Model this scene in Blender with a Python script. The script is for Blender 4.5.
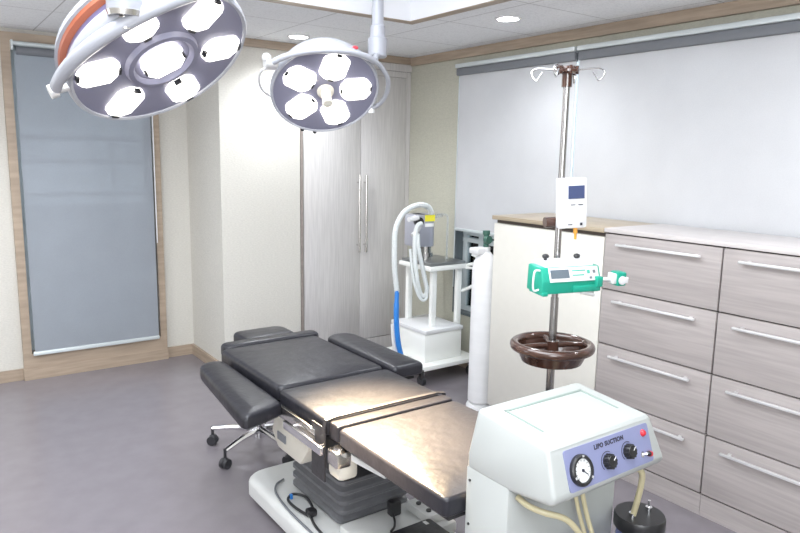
import bpy, bmesh, math, random
from mathutils import Vector, Matrix, Euler
random.seed(7)
for o in list(bpy.data.objects): bpy.data.objects.remove(o)
S = bpy.context.scene
COL = S.collection
# ------------------------------------------------------------------ camera, world, lights, exposure
YAW, PITCH, ROLL, FPX = .62358, -.16244, .018467, 675.8
cy, sy = math.cos(YAW), math.sin(YAW)
fw = Vector((sy*math.cos(PITCH), cy*math.cos(PITCH), math.sin(PITCH)))
r0 = Vector((cy, -sy, 0)); u0 = r0.cross(fw)
rt = math.cos(ROLL)*r0 + math.sin(ROLL)*u0; up = rt.cross(fw)
cd = bpy.data.cameras.new('camera'); cam = bpy.data.objects.new('camera', cd); COL.objects.link(cam)
cam.matrix_world = Matrix(((rt.x, up.x, -fw.x, 0), (rt.y, up.y, -fw.y, 0), (rt.z, up.z, -fw.z, 1.65), (0, 0, 0, 1)))
cd.sensor_width = 36; cd.lens = FPX/800*36; cd.clip_start = .05
S.camera = cam
S.view_settings.view_transform = 'Standard'; S.view_settings.look = 'None'
S.view_settings.exposure = 1.66; S.view_settings.gamma = 1
W = bpy.data.worlds.new('world'); S.world = W; W.use_nodes = True
W.node_tree.nodes['Background'].inputs[0].default_value = (.80, .90, 1, 1)
W.node_tree.nodes['Background'].inputs[1].default_value = 1.0

def light(name, kind, loc, power, col=(.92, .96, 1), aim=None, **k):
    l = bpy.data.lights.new(name, kind); l.energy = power; l.color = col
    for a, v in k.items(): setattr(l, a, v)
    o = bpy.data.objects.new(name, l); COL.objects.link(o); o.location = loc
    if aim is not None: o.rotation_euler = (Vector(aim)-Vector(loc)).to_track_quat('-Z', 'Y').to_euler()
    return o
# unseen luminous panel in the ceiling recess over the table
light('recess_panel_light', 'AREA', (.85, 1.7, 2.70), 50, aim=(1.0, 1.7, 0), shape='RECTANGLE', size=2.4, size_y=2.6)
light('rear_overhead_fill', 'AREA', (.3, -.6, 2.40), 16, aim=(1.2, 1.2, 0), shape='RECTANGLE', size=1.6, size_y=1.2)  # unseen overhead fill light behind the camera
light('rear_fill_light', 'AREA', (-.6, -1.5, 1.7), 42, col=(.93, .96, 1), aim=(1.5, 3, 1.9), shape='RECTANGLE', size=2.6, size_y=1.5)  # fill added behind the camera to brighten everything frontally; no window there
light('side_fill_light', 'AREA', (-1.3, 3.6, 1.5), 7, col=(.95, .97, 1), aim=(1.8, 5.0, 1.4), shape='RECTANGLE', size=1.2, size_y=1.4)  # unseen fill added at the left to brighten the return wall
DOWN = [(2.884, 2.982), (2.24, 4.36), (-.35, 4.3), (2.884, 1.1), (2.884, -.4), (.9, 4.35)]
for i, (x, y) in enumerate(DOWN):
    light('downlight_lamp', 'SPOT', (x, y, 2.42), (10, 20, 22, 6, 8, 7)[i], aim=(x, y, 0), spot_size=2.5, spot_blend=.8, shadow_soft_size=.06)

# ------------------------------------------------------------------ materials
def mat(name, col, rough=.5, metal=0, spec=.5, noise=0, scale=(20, 20, 20), col2=None, bump=0, coat=0, emit=None, es=0, trans=0, alpha=1, detail=4, bscale=None):
    m = bpy.data.materials.new(name); m.use_nodes = True; nt = m.node_tree; b = nt.nodes['Principled BSDF']
    def s(k, v): b.inputs[k].default_value = v
    s('Base Color', (*col, 1)); s('Roughness', rough); s('Metallic', metal); s('Specular IOR Level', spec)
    s('Coat Weight', coat); s('Coat Roughness', .08); s('Transmission Weight', trans); s('Alpha', alpha)
    if emit: s('Emission Color', (*emit, 1)); s('Emission Strength', es)
    tc = nt.nodes.new('ShaderNodeTexCoord'); mp = nt.nodes.new('ShaderNodeMapping'); mp.inputs['Scale'].default_value = scale
    nt.links.new(tc.outputs['Object'], mp.inputs[0])
    nz = nt.nodes.new('ShaderNodeTexNoise'); nz.inputs['Detail'].default_value = detail; nz.inputs['Scale'].default_value = 1
    nt.links.new(mp.outputs[0], nz.inputs[0])
    rp = nt.nodes.new('ShaderNodeValToRGB'); c2 = col2 or tuple(c*(1-noise) for c in col)
    rp.color_ramp.elements[0].position = .35; rp.color_ramp.elements[1].position = .65
    rp.color_ramp.elements[0].color = (*c2, 1); rp.color_ramp.elements[1].color = (*col, 1)
    nt.links.new(nz.outputs[0], rp.inputs[0]); nt.links.new(rp.outputs[0], b.inputs['Base Color'])
    if bump:
        bp = nt.nodes.new('ShaderNodeBump'); bp.inputs['Strength'].default_value = bump; bp.inputs['Distance'].default_value = .01
        nz2 = nt.nodes.new('ShaderNodeTexNoise'); nz2.inputs['Scale'].default_value = bscale or 1; nz2.inputs['Detail'].default_value = 3
        nt.links.new(tc.outputs['Object'] if bscale else mp.outputs[0], nz2.inputs[0])
        nt.links.new(nz2.outputs[0], bp.inputs['Height']); nt.links.new(bp.outputs[0], b.inputs['Normal'])
    return m
M = {}
M['wallpaper'] = mat('woven_wallpaper', (.64, .62, .57), .8, noise=.10, scale=(60, 60, 160), bump=.25)
M['wallpaper_shaded'] = mat('woven_wallpaper_shaded', (.50, .49, .41), .8, noise=.12, scale=(60, 60, 160), bump=.25)  # same wallpaper, the different light on the right wall put into its colour
M['wood_trim'] = mat('oak_trim', (.42, .33, .25), .45, noise=.22, scale=(3, 3, 30))
M['wood_trim_h'] = mat('oak_trim_level', (.42, .33, .25), .45, noise=.22, scale=(4, 4, 60))
M['floor'] = mat('vinyl_floor', (.215, .196, .214), .25, noise=.07, scale=(9, 9, 9), spec=.5)
M['drawer'] = mat('pale_ash_laminate', (.425, .385, .375), .42, noise=.15, scale=(30, 3, 75), bump=.05)
M['drawer_top'] = mat('pale_ash_top', (.60, .56, .55), .35, noise=.10, scale=(60, 3, 30))
M['closet'] = mat('glossy_closet_laminate', (.64, .62, .61), .16, noise=.13, scale=(85, 20, 4), coat=.7)
M['cream'] = mat('cream_panel', (.72, .70, .645), .3, noise=.02)
M['tan_top'] = mat('tan_worktop', (.44, .36, .26), .3, noise=.2, scale=(20, 3, 20))
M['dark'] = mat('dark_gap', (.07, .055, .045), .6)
M['steel'] = mat('brushed_steel', (.70, .68, .66), .25, metal=1)
M['pole'] = mat('pole_steel', (.42, .41, .41), .25, metal=1)
M['chrome'] = mat('chrome', (.82, .82, .84), .12, metal=1)
M['alu'] = mat('satin_aluminium', (.86, .86, .87), .3, metal=.6)
M['railwhite'] = mat('blind_rail', (.62, .67, .68), .3, metal=.2)
M['cassette'] = mat('blind_cassette', (.17, .18, .20), .5)
M['leather'] = mat('black_vinyl_leather', (.020, .020, .026), .33, noise=.15, scale=(25, 25, 25), bump=.35, bscale=14, spec=.42)
M['strap'] = mat('black_strap', (.04, .038, .042), .42, noise=.2, bump=.2, bscale=30)
M['bellows'] = mat('grey_rubber_bellows', (.15, .153, .165), .38, noise=.15, bump=.2, bscale=40)
M['base_white'] = mat('white_enamel', (.72, .73, .72), .3, noise=.04, scale=(6, 6, 6))
M['ivory'] = mat('ivory_plastic', (.68, .65, .57), .4, noise=.03)
M['black'] = mat('black_plastic', (.02, .02, .022), .35)
M['rubber'] = mat('black_rubber', (.03, .03, .035), .5)
M['white'] = mat('white_plastic', (.74, .74, .75), .35)
M['cartwhite'] = mat('cart_white', (.88, .89, .86), .35)
M['machine'] = mat('machine_shell', (.43, .45, .44), .28, noise=.03, scale=(5, 5, 5))
M['machine_body'] = mat('machine_column', (.50, .53, .50), .4, noise=.06, scale=(4, 4, 4))
M['machine_tray'] = mat('machine_tray', (.25, .31, .28), .3)
M['panel'] = mat('lilac_panel', (.24, .26, .43), .45)
M['red'] = mat('red_plastic', (.62, .03, .05), .35)
M['dial'] = mat('dial_face', (.78, .80, .80), .3)
M['ink'] = mat('printed_ink', (.03, .03, .05), .5)
M['green'] = mat('pump_green', (.015, .33, .23), .35)
M['green_l'] = mat('pump_green_light', (.06, .45, .33), .35)
M['lcd'] = mat('lcd_glass', (.13, .16, .19), .2)
M['lcd_blue'] = mat('blue_lcd', (.055, .07, .15), .2, emit=(.12, .2, .5), es=.03)
M['orange'] = mat('orange_plug', (.80, .36, .04), .4)
M['yellow'] = mat('yellow_sticker', (.88, .80, .05), .5)
M['brown'] = mat('brown_glaze', (.075, .035, .025), .16, noise=.4, scale=(12, 12, 12), coat=.6)
M['tube'] = mat('yellowed_tube', (.62, .56, .36), .3, trans=.25)
M['hose'] = mat('corrugated_hose', (.80, .84, .84), .35, trans=.2)
M['blue'] = mat('blue_plastic', (.03, .22, .66), .35)
M['jar'] = mat('blue_tinted_jar', (.42, .46, .78), .08, trans=.75)
M['glass'] = mat('clear_plastic', (.85, .88, .88), .08, trans=.8)
M['lamp_shell'] = mat('lamp_shell', (.36, .37, .41), .3)
M['lamp_face'] = mat('lilac_lamp_face', (.215, .215, .29), .35)
M['lamp_dome'] = mat('lilac_dome', (.12, .12, .22), .3)
M['lamp_ring'] = mat('terracotta_band', (.42, .13, .07), .35)
M['bulb'] = mat('glowing_lens', (1, 1, 1), .4, emit=(1, .955, .90), es=1.65)
M['down'] = mat('downlight_glow', (1, 1, 1), .4, emit=(1, 1, 1), es=14)
M['stile'] = mat('taupe_stile', (.30, .26, .235), .45, noise=.15, scale=(3, 3, 30))
M['vivid_grey'] = mat('unit_grey', (.46, .47, .54), .3, metal=.4)
M['plate'] = mat('dark_steel_plate', (.24, .25, .25), .35, metal=.5)
M['tank'] = mat('white_tank', (.80, .80, .81), .4, noise=.05, scale=(3, 3, 20))
M['valve'] = mat('dark_green_valve', (.04, .12, .09), .4)
M['frame_dark'] = mat('dark_window_frame', (.10, .12, .13), .4)
M['recess'] = mat('white_recess', (.86, .87, .90), .7)
M['stone'] = mat('neighbour_facade', (.14, .14, .16), .8, noise=.2, scale=(3, 3, 3))

def blind_mat(name, col, tr):
    m = bpy.data.materials.new(name); m.use_nodes = True; nt = m.node_tree; b = nt.nodes['Principled BSDF']
    b.inputs['Roughness'].default_value = .75
    tc = nt.nodes.new('ShaderNodeTexCoord'); mp = nt.nodes.new('ShaderNodeMapping'); mp.inputs['Scale'].default_value = (180, 180, 180)
    nz = nt.nodes.new('ShaderNodeTexNoise'); nz.inputs['Scale'].default_value = 1
    nz3 = nt.nodes.new('ShaderNodeTexNoise'); nz3.inputs['Scale'].default_value = 5
    mx = nt.nodes.new('ShaderNodeMixRGB'); mx.inputs[1].default_value = (*[c*.82 for c in col], 1); mx.inputs[2].default_value = (*[min(1, c*1.1) for c in col], 1)
    ad = nt.nodes.new('ShaderNodeMath'); ad.operation = 'ADD'; ml = nt.nodes.new('ShaderNodeMath'); ml.operation = 'MULTIPLY'; ml.inputs[1].default_value = .5
    nt.links.new(tc.outputs['Object'], mp.inputs[0]); nt.links.new(mp.outputs[0], nz.inputs[0]); nt.links.new(tc.outputs['Object'], nz3.inputs[0])
    nt.links.new(nz.outputs[0], ad.inputs[0]); nt.links.new(nz3.outputs[0], ad.inputs[1]); nt.links.new(ad.outputs[0], ml.inputs[0])
    nt.links.new(ml.outputs[0], mx.inputs[0]); nt.links.new(mx.outputs[0], b.inputs['Base Color'])
    t = nt.nodes.new('ShaderNodeBsdfTransparent'); tl = nt.nodes.new('ShaderNodeBsdfTranslucent'); tl.inputs[0].default_value = (*col, 1)
    m1 = nt.nodes.new('ShaderNodeMixShader'); m1.inputs[0].default_value = .25
    m2 = nt.nodes.new('ShaderNodeMixShader'); m2.inputs[0].default_value = tr
    out = nt.nodes['Material Output']
    nt.links.new(b.outputs[0], m1.inputs[1]); nt.links.new(tl.outputs[0], m1.inputs[2])
    nt.links.new(m1.outputs[0], m2.inputs[1]); nt.links.new(t.outputs[0], m2.inputs[2]); nt.links.new(m2.outputs[0], out.inputs[0])
    return m
M['blind_grey'] = blind_mat('grey_screen_fabric', (.40, .43, .475), .14)
M['blind_pale'] = blind_mat('pale_screen_fabric', (.70, .70, .715), .03)

def pane_mat():
    m = bpy.data.materials.new('window_glass'); m.use_nodes = True; nt = m.node_tree
    g = nt.nodes.new('ShaderNodeBsdfGlossy'); g.inputs['Roughness'].default_value = .02
    t = nt.nodes.new('ShaderNodeBsdfTransparent'); t.inputs[0].default_value = (.80, .86, .88, 1)
    fr = nt.nodes.new('ShaderNodeFresnel'); mx = nt.nodes.new('ShaderNodeMixShader')
    nt.links.new(fr.outputs[0], mx.inputs[0]); nt.links.new(t.outputs[0], mx.inputs[1]); nt.links.new(g.outputs[0], mx.inputs[2])
    nt.links.new(mx.outputs[0], nt.nodes['Material Output'].inputs[0]); return m
M['pane'] = pane_mat()

def tile_mat():
    m = bpy.data.materials.new('ceiling_tiles'); m.use_nodes = True; nt = m.node_tree; b = nt.nodes['Principled BSDF']
    b.inputs['Roughness'].default_value = .85
    tc = nt.nodes.new('ShaderNodeTexCoord'); sp = nt.nodes.new('ShaderNodeSeparateXYZ'); nt.links.new(tc.outputs['Object'], sp.inputs[0])
    def m_(op, a, bb=None):
        n = nt.nodes.new('ShaderNodeMath'); n.operation = op
        for i, v in enumerate((a, bb)):
            if v is None: continue
            if isinstance(v, (int, float)): n.inputs[i].default_value = v
            else: nt.links.new(v, n.inputs[i])
        return n.outputs[0]
    def line(c, off, w):
        q = m_('DIVIDE', m_('ADD', c, -off+65), .65)
        d = m_('ABSOLUTE', m_('SUBTRACT', m_('FRACT', q), .5))   # .5 on the joint
        return m_('GREATER_THAN', d, .5-w)
    L = m_('MAXIMUM', line(sp.outputs[0], 2.70, .006), line(sp.outputs[1], 3.29, .006))
    nz = nt.nodes.new('ShaderNodeTexNoise'); nz.inputs['Scale'].default_value = 90; nt.links.new(tc.outputs['Object'], nz.inputs[0])
    rp = nt.nodes.new('ShaderNodeValToRGB'); rp.color_ramp.elements[0].position = .38; rp.color_ramp.elements[1].position = .5
    rp.color_ramp.elements[0].color = (.76, .77, .79, 1); rp.color_ramp.elements[1].color = (.84, .85, .87, 1)
    nt.links.new(nz.outputs[0], rp.inputs[0])
    mx = nt.nodes.new('ShaderNodeMixRGB'); mx.inputs[2].default_value = (.50, .50, .51, 1)
    nt.links.new(L, mx.inputs[0]); nt.links.new(rp.outputs[0], mx.inputs[1]); nt.links.new(mx.outputs[0], b.inputs['Base Color'])
    return m
M['tile'] = tile_mat()

# ------------------------------------------------------------------ mesh helpers
def BM(): return bmesh.new()
def box(bm, x0, x1, y0, y1, z0, z1, bev=0, seg=2, mtx=None):
    vs = bmesh.ops.create_cube(bm, size=1)['verts']
    T = Matrix.Translation(((x0+x1)/2, (y0+y1)/2, (z0+z1)/2)) @ Matrix.Diagonal((abs(x1-x0), abs(y1-y0), abs(z1-z0), 1))
    bmesh.ops.transform(bm, matrix=T, verts=vs)
    if bev:
        es = list({e for v in vs for e in v.link_edges})
        r = bmesh.ops.bevel(bm, geom=es, offset=bev, segments=seg, profile=.5, affect='EDGES')
        vs = list({v for f in r['faces'] for v in f.verts} | {v for v in vs if v.is_valid})
    if mtx: bmesh.ops.transform(bm, matrix=mtx, verts=vs)
    return vs
def frame_z(d):
    return Vector(d).normalized().to_track_quat('Z', 'Y').to_matrix().to_4x4()
def cyl(bm, p0, p1, r0, r1=None, seg=20, cap=True):
    p0, p1 = Vector(p0), Vector(p1); d = p1-p0
    bmesh.ops.create_cone(bm, cap_ends=cap, segments=seg, radius1=r0, radius2=r0 if r1 is None else r1, depth=d.length,
                          matrix=Matrix.Translation((p0+p1)/2) @ frame_z(d))
def ball(bm, c, r, s=(1, 1, 1)):
    bmesh.ops.create_uvsphere(bm, u_segments=20, v_segments=12, radius=r, matrix=Matrix.Translation(c) @ Matrix.Diagonal((*s, 1)))
def lathe(bm, prof, mtx=Matrix.Identity(4), seg=40, close=False):
    rings = []
    for r, z in prof:
        if r < 1e-6: rings.append([bm.verts.new(mtx @ Vector((0, 0, z)))])
        else: rings.append([bm.verts.new(mtx @ Vector((r*math.cos(2*math.pi*k/seg), r*math.sin(2*math.pi*k/seg), z))) for k in range(seg)])
    prs = list(zip(rings, rings[1:])) + ([(rings[-1], rings[0])] if close else [])
    for a, b in prs:
        for k in range(seg):
            k2 = (k+1) % seg
            if len(a) == 1 and len(b) == 1: continue
            if len(a) == 1: bm.faces.new((a[0], b[k2], b[k]))
            elif len(b) == 1: bm.faces.new((a[k], a[k2], b[0]))
            else: bm.faces.new((a[k], a[k2], b[k2], b[k]))
def spline(pts, n=8):
    P = [Vector(p) for p in pts]; out = []
    for i in range(len(P)-1):
        a = P[i-1] if i else P[0]*2-P[1]; b = P[i]; c = P[i+1]; d = P[i+2] if i+2 < len(P) else P[-1]*2-P[-2]
        for k in range(n):
            t = k/n
            out.append(.5*((2*b)+(c-a)*t+(2*a-5*b+4*c-d)*t*t+(3*b-a-3*c+d)*t**3))
    out.append(P[-1]); return out
def tube(bm, pts, r, seg=10, smooth=True, n=8, rad=None, closed=False, flat=1):
    P = spline(pts, n) if smooth else [Vector(p) for p in pts]
    rings = []; nprev = None
    for i, p in enumerate(P):
        if closed: t = (P[(i+1) % len(P)]-P[i-1])
        else: t = (P[min(i+1, len(P)-1)]-P[max(i-1, 0)])
        t.normalize()
        if nprev is None:
            nprev = t.orthogonal().normalized()
        nn = (nprev-t*nprev.dot(t)); nn.normalize(); nprev = nn; bb = t.cross(nn)
        rr = rad(i/(len(P)-1)) if rad else r
        rings.append([bm.verts.new(p+rr*(math.cos(2*math.pi*k/seg)*nn+flat*math.sin(2*math.pi*k/seg)*bb)) for k in range(seg)])
    prs = list(zip(rings, rings[1:])) + ([(rings[-1], rings[0])] if closed else [])
    for a, b in prs:
        for k in range(seg): bm.faces.new((a[k], a[(k+1) % seg], b[(k+1) % seg], b[k]))
    if not closed:
        bm.faces.new(rings[0][::-1]); bm.faces.new(rings[-1])
def prism(bm, poly, axis, a0, a1, bev=0, seg=2):
    def P(u, v, w):
        return {'X': (w, u, v), 'Y': (u, w, v), 'Z': (u, v, w)}[axis]
    A = [bm.verts.new(P(u, v, a0)) for u, v in poly]; B = [bm.verts.new(P(u, v, a1)) for u, v in poly]
    fs = [bm.faces.new(A), bm.faces.new(B[::-1])]
    n = len(poly)
    for i in range(n): fs.append(bm.faces.new((A[i], B[i], B[(i+1) % n], A[(i+1) % n])))
    bmesh.ops.recalc_face_normals(bm, faces=fs)
    if bev: bmesh.ops.bevel(bm, geom=list({e for f in fs for e in f.edges}), offset=bev, segments=seg, profile=.5, affect='EDGES')
def rrect(x0, x1, y0, y1, r, n=5, rs=None):
    rs = rs or (r, r, r, r); out = []
    for (cx, cy_, a), r_ in zip(((x1-rs[0], y1-rs[0], 0), (x0+rs[1], y1-rs[1], 90), (x0+rs[2], y0+rs[2], 180), (x1-rs[3], y0+rs[3], 270)), rs):
        for k in range(n+1):
            t = math.radians(a+90*k/n); out.append((cx+r_*math.cos(t), cy_+r_*math.sin(t)))
    return out
def cushion(bm, poly, z0, z1, r=.02, crown=.0):
    """rounded pad following an outline in plan"""
    c = Vector((sum(p[0] for p in poly)/len(poly), sum(p[1] for p in poly)/len(poly)))
    xs = [p[0] for p in poly]; ys = [p[1] for p in poly]; hx = (max(xs)-min(xs))/2; hy = (max(ys)-min(ys))/2
    def ring(ins, z): return [bm.verts.new((c.x+(p[0]-c.x)*(1-ins/hx), c.y+(p[1]-c.y)*(1-ins/hy), z)) for p in poly]
    rings = [ring(r*.5, z0), ring(0, z0+r*.5)]
    for k in range(5):
        t = math.pi/2*k/4; rings.append(ring(r*(1-math.cos(t)), z1-r+r*math.sin(t)))
    if crown:
        rings.append(ring(min(hx, hy)*.5, z1+crown*.8))
    for a, b in zip(rings, rings[1:]):
        n = len(poly)
        for k in range(n): bm.faces.new((a[k], a[(k+1) % n], b[(k+1) % n], b[k]))
    bm.faces.new(rings[0][::-1]); bm.faces.new(rings[-1])
def obj(name, bm, m, parent=None, smooth=True, loc=None, rot=None):
    me = bpy.data.meshes.new(name); bmesh.ops.recalc_face_normals(bm, faces=bm.faces[:]); bm.to_mesh(me); bm.free()
    me.materials.append(M[m] if isinstance(m, str) else m)
    o = bpy.data.objects.new(name, me); COL.objects.link(o)
    if smooth:
        for p in me.polygons: p.use_smooth = True
        try: me.set_sharp_from_angle(angle=math.radians(38))
        except Exception: pass
    if parent: o.parent = parent
    if loc is not None: o.location = loc
    if rot is not None: o.rotation_euler = rot
    return o
def tag(o, label=None, cat=None, group=None, kind=None):
    for k, v in (('label', label), ('category', cat), ('group', group), ('kind', kind)):
        if v: o[k] = v
    return o
def struct(name, bm, m, parent=None):
    o = obj(name, bm, m, parent)
    if not parent: o['kind'] = 'structure'
    return o
class T:
    """a thing: an Empty at its base; parts are given in world coordinates and stored relative to it"""
    def __init__(s, name, loc, label, cat, group=None):
        s.o = bpy.data.objects.new(name, None); COL.objects.link(s.o); s.o.location = loc; s.o.empty_display_size = .1
        s.l = Vector(loc); tag(s.o, label, cat, group)
    def part(s, name, bm, m, parent=None, label=None):
        bmesh.ops.translate(bm, vec=-s.l, verts=bm.verts)
        o = obj(name, bm, m, parent or s.o)
        if label: o['label'] = label
        return o
def B(*a, **k):
    b = BM(); box(b, *a, **k); return b

# ------------------------------------------------------------------ setting
XW, YW, YC, XJ, ZC = 3.46, 5.40, 4.70, 1.79, 2.45
struct('floor', B(-1.6, 3.7, -1.6, 5.6, -.08, 0), 'floor')
b = BM()                                                    # ceiling with a recess (x<2.48, y<3.39)
RX0, RX1, RY0, RY1 = -.35, 2.48, .2, 3.39
box(b, -1.6, RX0, -1.6, 5.6, ZC, ZC+.08); box(b, RX1, 3.7, -1.6, 5.6, ZC, ZC+.08)
box(b, RX0, RX1, RY1, 5.6, ZC, ZC+.08); box(b, RX0, RX1, -1.6, RY0, ZC, ZC+.08)
struct('ceiling', b, 'tile')
b = BM(); ZR = 2.74
box(b, RX0-.04, RX1+.04, RY0-.04, RY1+.04, ZR, ZR+.05)
box(b, RX0-.04, RX0+.004, RY0, RY1, ZC-.01, ZR); box(b, RX1-.004, RX1+.04, RY0, RY1, ZC-.01, ZR)
box(b, RX0-.04, RX1+.04, RY1-.004, RY1+.04, ZC-.01, ZR); box(b, RX0-.04, RX1+.04, RY0-.04, RY0+.004, ZC-.01, ZR)
struct('ceiling', b, 'recess')
b = BM(); w = .06
box(b, RX0, RX1, RY1-.0, RY1+w, ZC-.014, ZC+.0); box(b, RX1, RX1+w, RY0-w, RY1+w, ZC-.014, ZC)
box(b, RX0-w, RX0, RY0-w, RY1+w, ZC-.014, ZC); box(b, RX0, RX1, RY0-w, RY0, ZC-.014, ZC)
struct('trim_1', b, 'wood_trim_h')
# window wall (left back)
wx0, wx1, wz0, wz1 = .60, 1.512, .19, 2.36
b = BM(); box(b, -1.6, wx0, YW, YW+.2, 0, ZC); box(b, wx1, XJ, YW, YW+.2, 0, ZC)
box(b, wx0, wx1, YW, YW+.2, 0, wz0); box(b, wx0, wx1, YW, YW+.2, wz1, ZC)
struct('wall_back', b, 'wallpaper')
struct('wall_return', B(XJ, XJ+.15, YC+.15, YW+.2, 0, ZC), 'wallpaper')
CX0, CX1 = 2.42, 3.41
b = BM(); box(b, XJ, CX0, YC, YC+.15, 0, ZC); box(b, CX0, XW, YC+.60, YC+.65, 0, ZC); 
struct('wall_closet', b, 'wallpaper')
# right wall with its wide window
ry0, ry1, rz0, rz1 = .6, 4.06, .42, 2.345
b = BM(); box(b, XW, XW+.2, ry1, 5.4, 0, ZC); box(b, XW, XW+.2, -1.6, ry0, 0, ZC)
box(b, XW, XW+.2, ry0, ry1, 0, rz0); box(b, XW, XW+.2, ry0, ry1, rz1, ZC)
struct('wall_right', b, 'wallpaper_shaded')
struct('wall_left', B(-1.75, -1.6, -1.6, 5.6, 0, ZC), 'wallpaper')
struct('wall_front', B(-1.6, XW+.2, -1.75, -1.6, 0, ZC), 'wallpaper')
# cornices
struct('trim_2', B(XW-.03, XW, -1.6, YC-.03, ZC-.065, ZC-.001), 'wood_trim_h')
struct('trim_3', B(XJ-.02, XW-.03, YC-.03, YC-.002, ZC-.055, ZC-.001), 'wood_trim_h')
b = BM(); box(b, -1.6, .541, YW-.02, YW, 0, .082); box(b, 1.567, XJ-.001, YW-.02, YW, 0, .082)
struct('baseboard_back', b, 'wood_trim_h')
struct('baseboard_return', B(XJ-.02, XJ, YC-.02, YW-.02, 0, .082), 'wood_trim_h')
struct('baseboard_closet', B(XJ-.02, CX0, YC-.021, YC-.002, 0, .082), 'wood_trim_h')
struct('baseboard_right', B(XW-.02, XW, 3.06, YC-.03, 0, .082), 'wood_trim_h')
# window frames
w1 = bpy.data.objects.new('window_1', None); COL.objects.link(w1); w1['kind'] = 'structure'; w1.location = (1.04, YW, 0)
def wpart(root, name, bm, m):
    bmesh.ops.translate(bm, vec=-Vector(root.location), verts=bm.verts); return obj(name, bm, m, root)
b = BM(); box(b, .545, .60, YW-.045, YW+.12, .082, 2.42); box(b, 1.512, 1.562, YW-.045, YW+.12, .082, 2.42)
box(b, .60, 1.512, YW-.045, YW+.12, 2.36, 2.42); box(b, .60, 1.512, YW-.045, YW+.12, .082, .19)
wpart(w1, 'window_frame', b, 'wood_trim')
wpart(w1, 'window_plinth', B(.541, 1.567, YW-.05, YW-.001, 0, .082), 'wood_trim_h')
b = BM()
for a in ((.60, .64, .19, 2.36), (1.475, 1.512, .19, 2.36), (.64, 1.485, .19, .24), (.64, 1.485, 2.31, 2.36), (.64, 1.485, .93, .97)):
    box(b, a[0], a[1], YW+.07, YW+.11, a[2], a[3])
wpart(w1, 'window_sash', b, 'railwhite')
wpart(w1, 'window_pane', B(.64, 1.485, YW+.085, YW+.091, .24, 2.31), 'pane')
w2 = bpy.data.objects.new('window_2', None); COL.objects.link(w2); w2['kind'] = 'structure'; w2.location = (XW, 2.3, rz0)
b = BM()
box(b, XW-.015, XW+.12, ry1-.02, ry1, rz0, rz1); box(b, XW-.015, XW+.12, ry0, ry0+.02, rz0, rz1)
box(b, XW-.015, XW+.12, ry0, ry1, rz1-.02, rz1); box(b, XW-.015, XW+.12, ry0, ry1, rz0, rz0+.02)
wpart(w2, 'window_frame', b, 'frame_dark')
b = BM()
for y in (4.02, 3.84, 2.88, 1.75): box(b, XW+.06, XW+.10, y-.03, y+.02, rz0+.02, rz1-.02)
for z in (rz0+.02, .99, 1.045, rz1-.06): box(b, XW+.055, XW+.105, ry0+.02, ry1-.02, z, z+.035)
wpart(w2, 'window_sash', b, 'railwhite')
wpart(w2, 'window_pane', B(XW+.075, XW+.081, ry0+.02, ry1-.02, rz0+.03, rz1-.03), 'pane')
# outside: facade seen dimly through the blinds
t = T('neighbouring_building', (1.0, 8.4, -1), 'grey building outside the narrow window behind the grey blind', 'building')
t.part('facade', B(-2, 1.0, 8.4, 8.8, -1, 1.55), 'stone')
b = BM()
for z in (1.15, 1.5, 1.75): box(b, -2, 4.5, 8.0, 8.06, z, z+.05)
for x in (-1, -.1, .9, 1.8, 2.7): box(b, x, x+.05, 8.0, 8.06, -1, 1.78)
t.part('balcony_railing', b, 'frame_dark')
t.part('annex_facade', B(1.0, 5, 8.6, 9, -1, 1.0), 'frame_dark')
t = T('garden_wall', (5.2, 3, -1), 'dark garden wall outside the window under the pale blind', 'wall')
t.part('wall_face', B(5.2, 5.4, 0, 8.5, -1, .98), 'frame_dark')

# ------------------------------------------------------------------ closet
t = T('built_in_closet', (2.92, YC, 0), 'tall glossy pale grey two door closet in the back corner', 'closet')
t.part('carcass', B(CX0+.005, XW-.002, YC+.02, YC+.59, 0, ZC-.06), 'closet')
t.part('kickboard', B(CX0+.03, XW-.004, YC-.002, YC+.02, .0, .105), 'closet')
t.part('top_filler', B(CX0+.005, XW-.004, YC-.014, YC+.02, 2.335, ZC-.057), 'closet')
t.part('upper_panel', B(CX0+.03, CX1, YC-.004, YC+.02, 2.288, 2.332), 'closet')
t.part('side_stile', B(CX0+.004, CX0+.022, YC-.008, YC+.02, 0, 2.332), 'stile')
t.part('edge_stile', B(CX1+.004, XW-.003, YC-.002, YC+.02, .105, 2.332), 'closet')
xm = 2.965
for x0, x1, hx in ((CX0+.03, xm-.002, xm-.03), (xm+.002, CX1, xm+.035)):
    d = t.part('door', B(x0, x1, YC-.006, YC+.018, .112, 2.283, bev=.002), 'closet')
    b = BM(); cyl(b, (hx, YC-.045, .86), (hx, YC-.045, 1.49), .010)
    for z in (.92, 1.43): cyl(b, (hx, YC-.045, z), (hx, YC-.006, z), .006)
    t.part('door_handle', b, 'steel', d)

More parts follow.
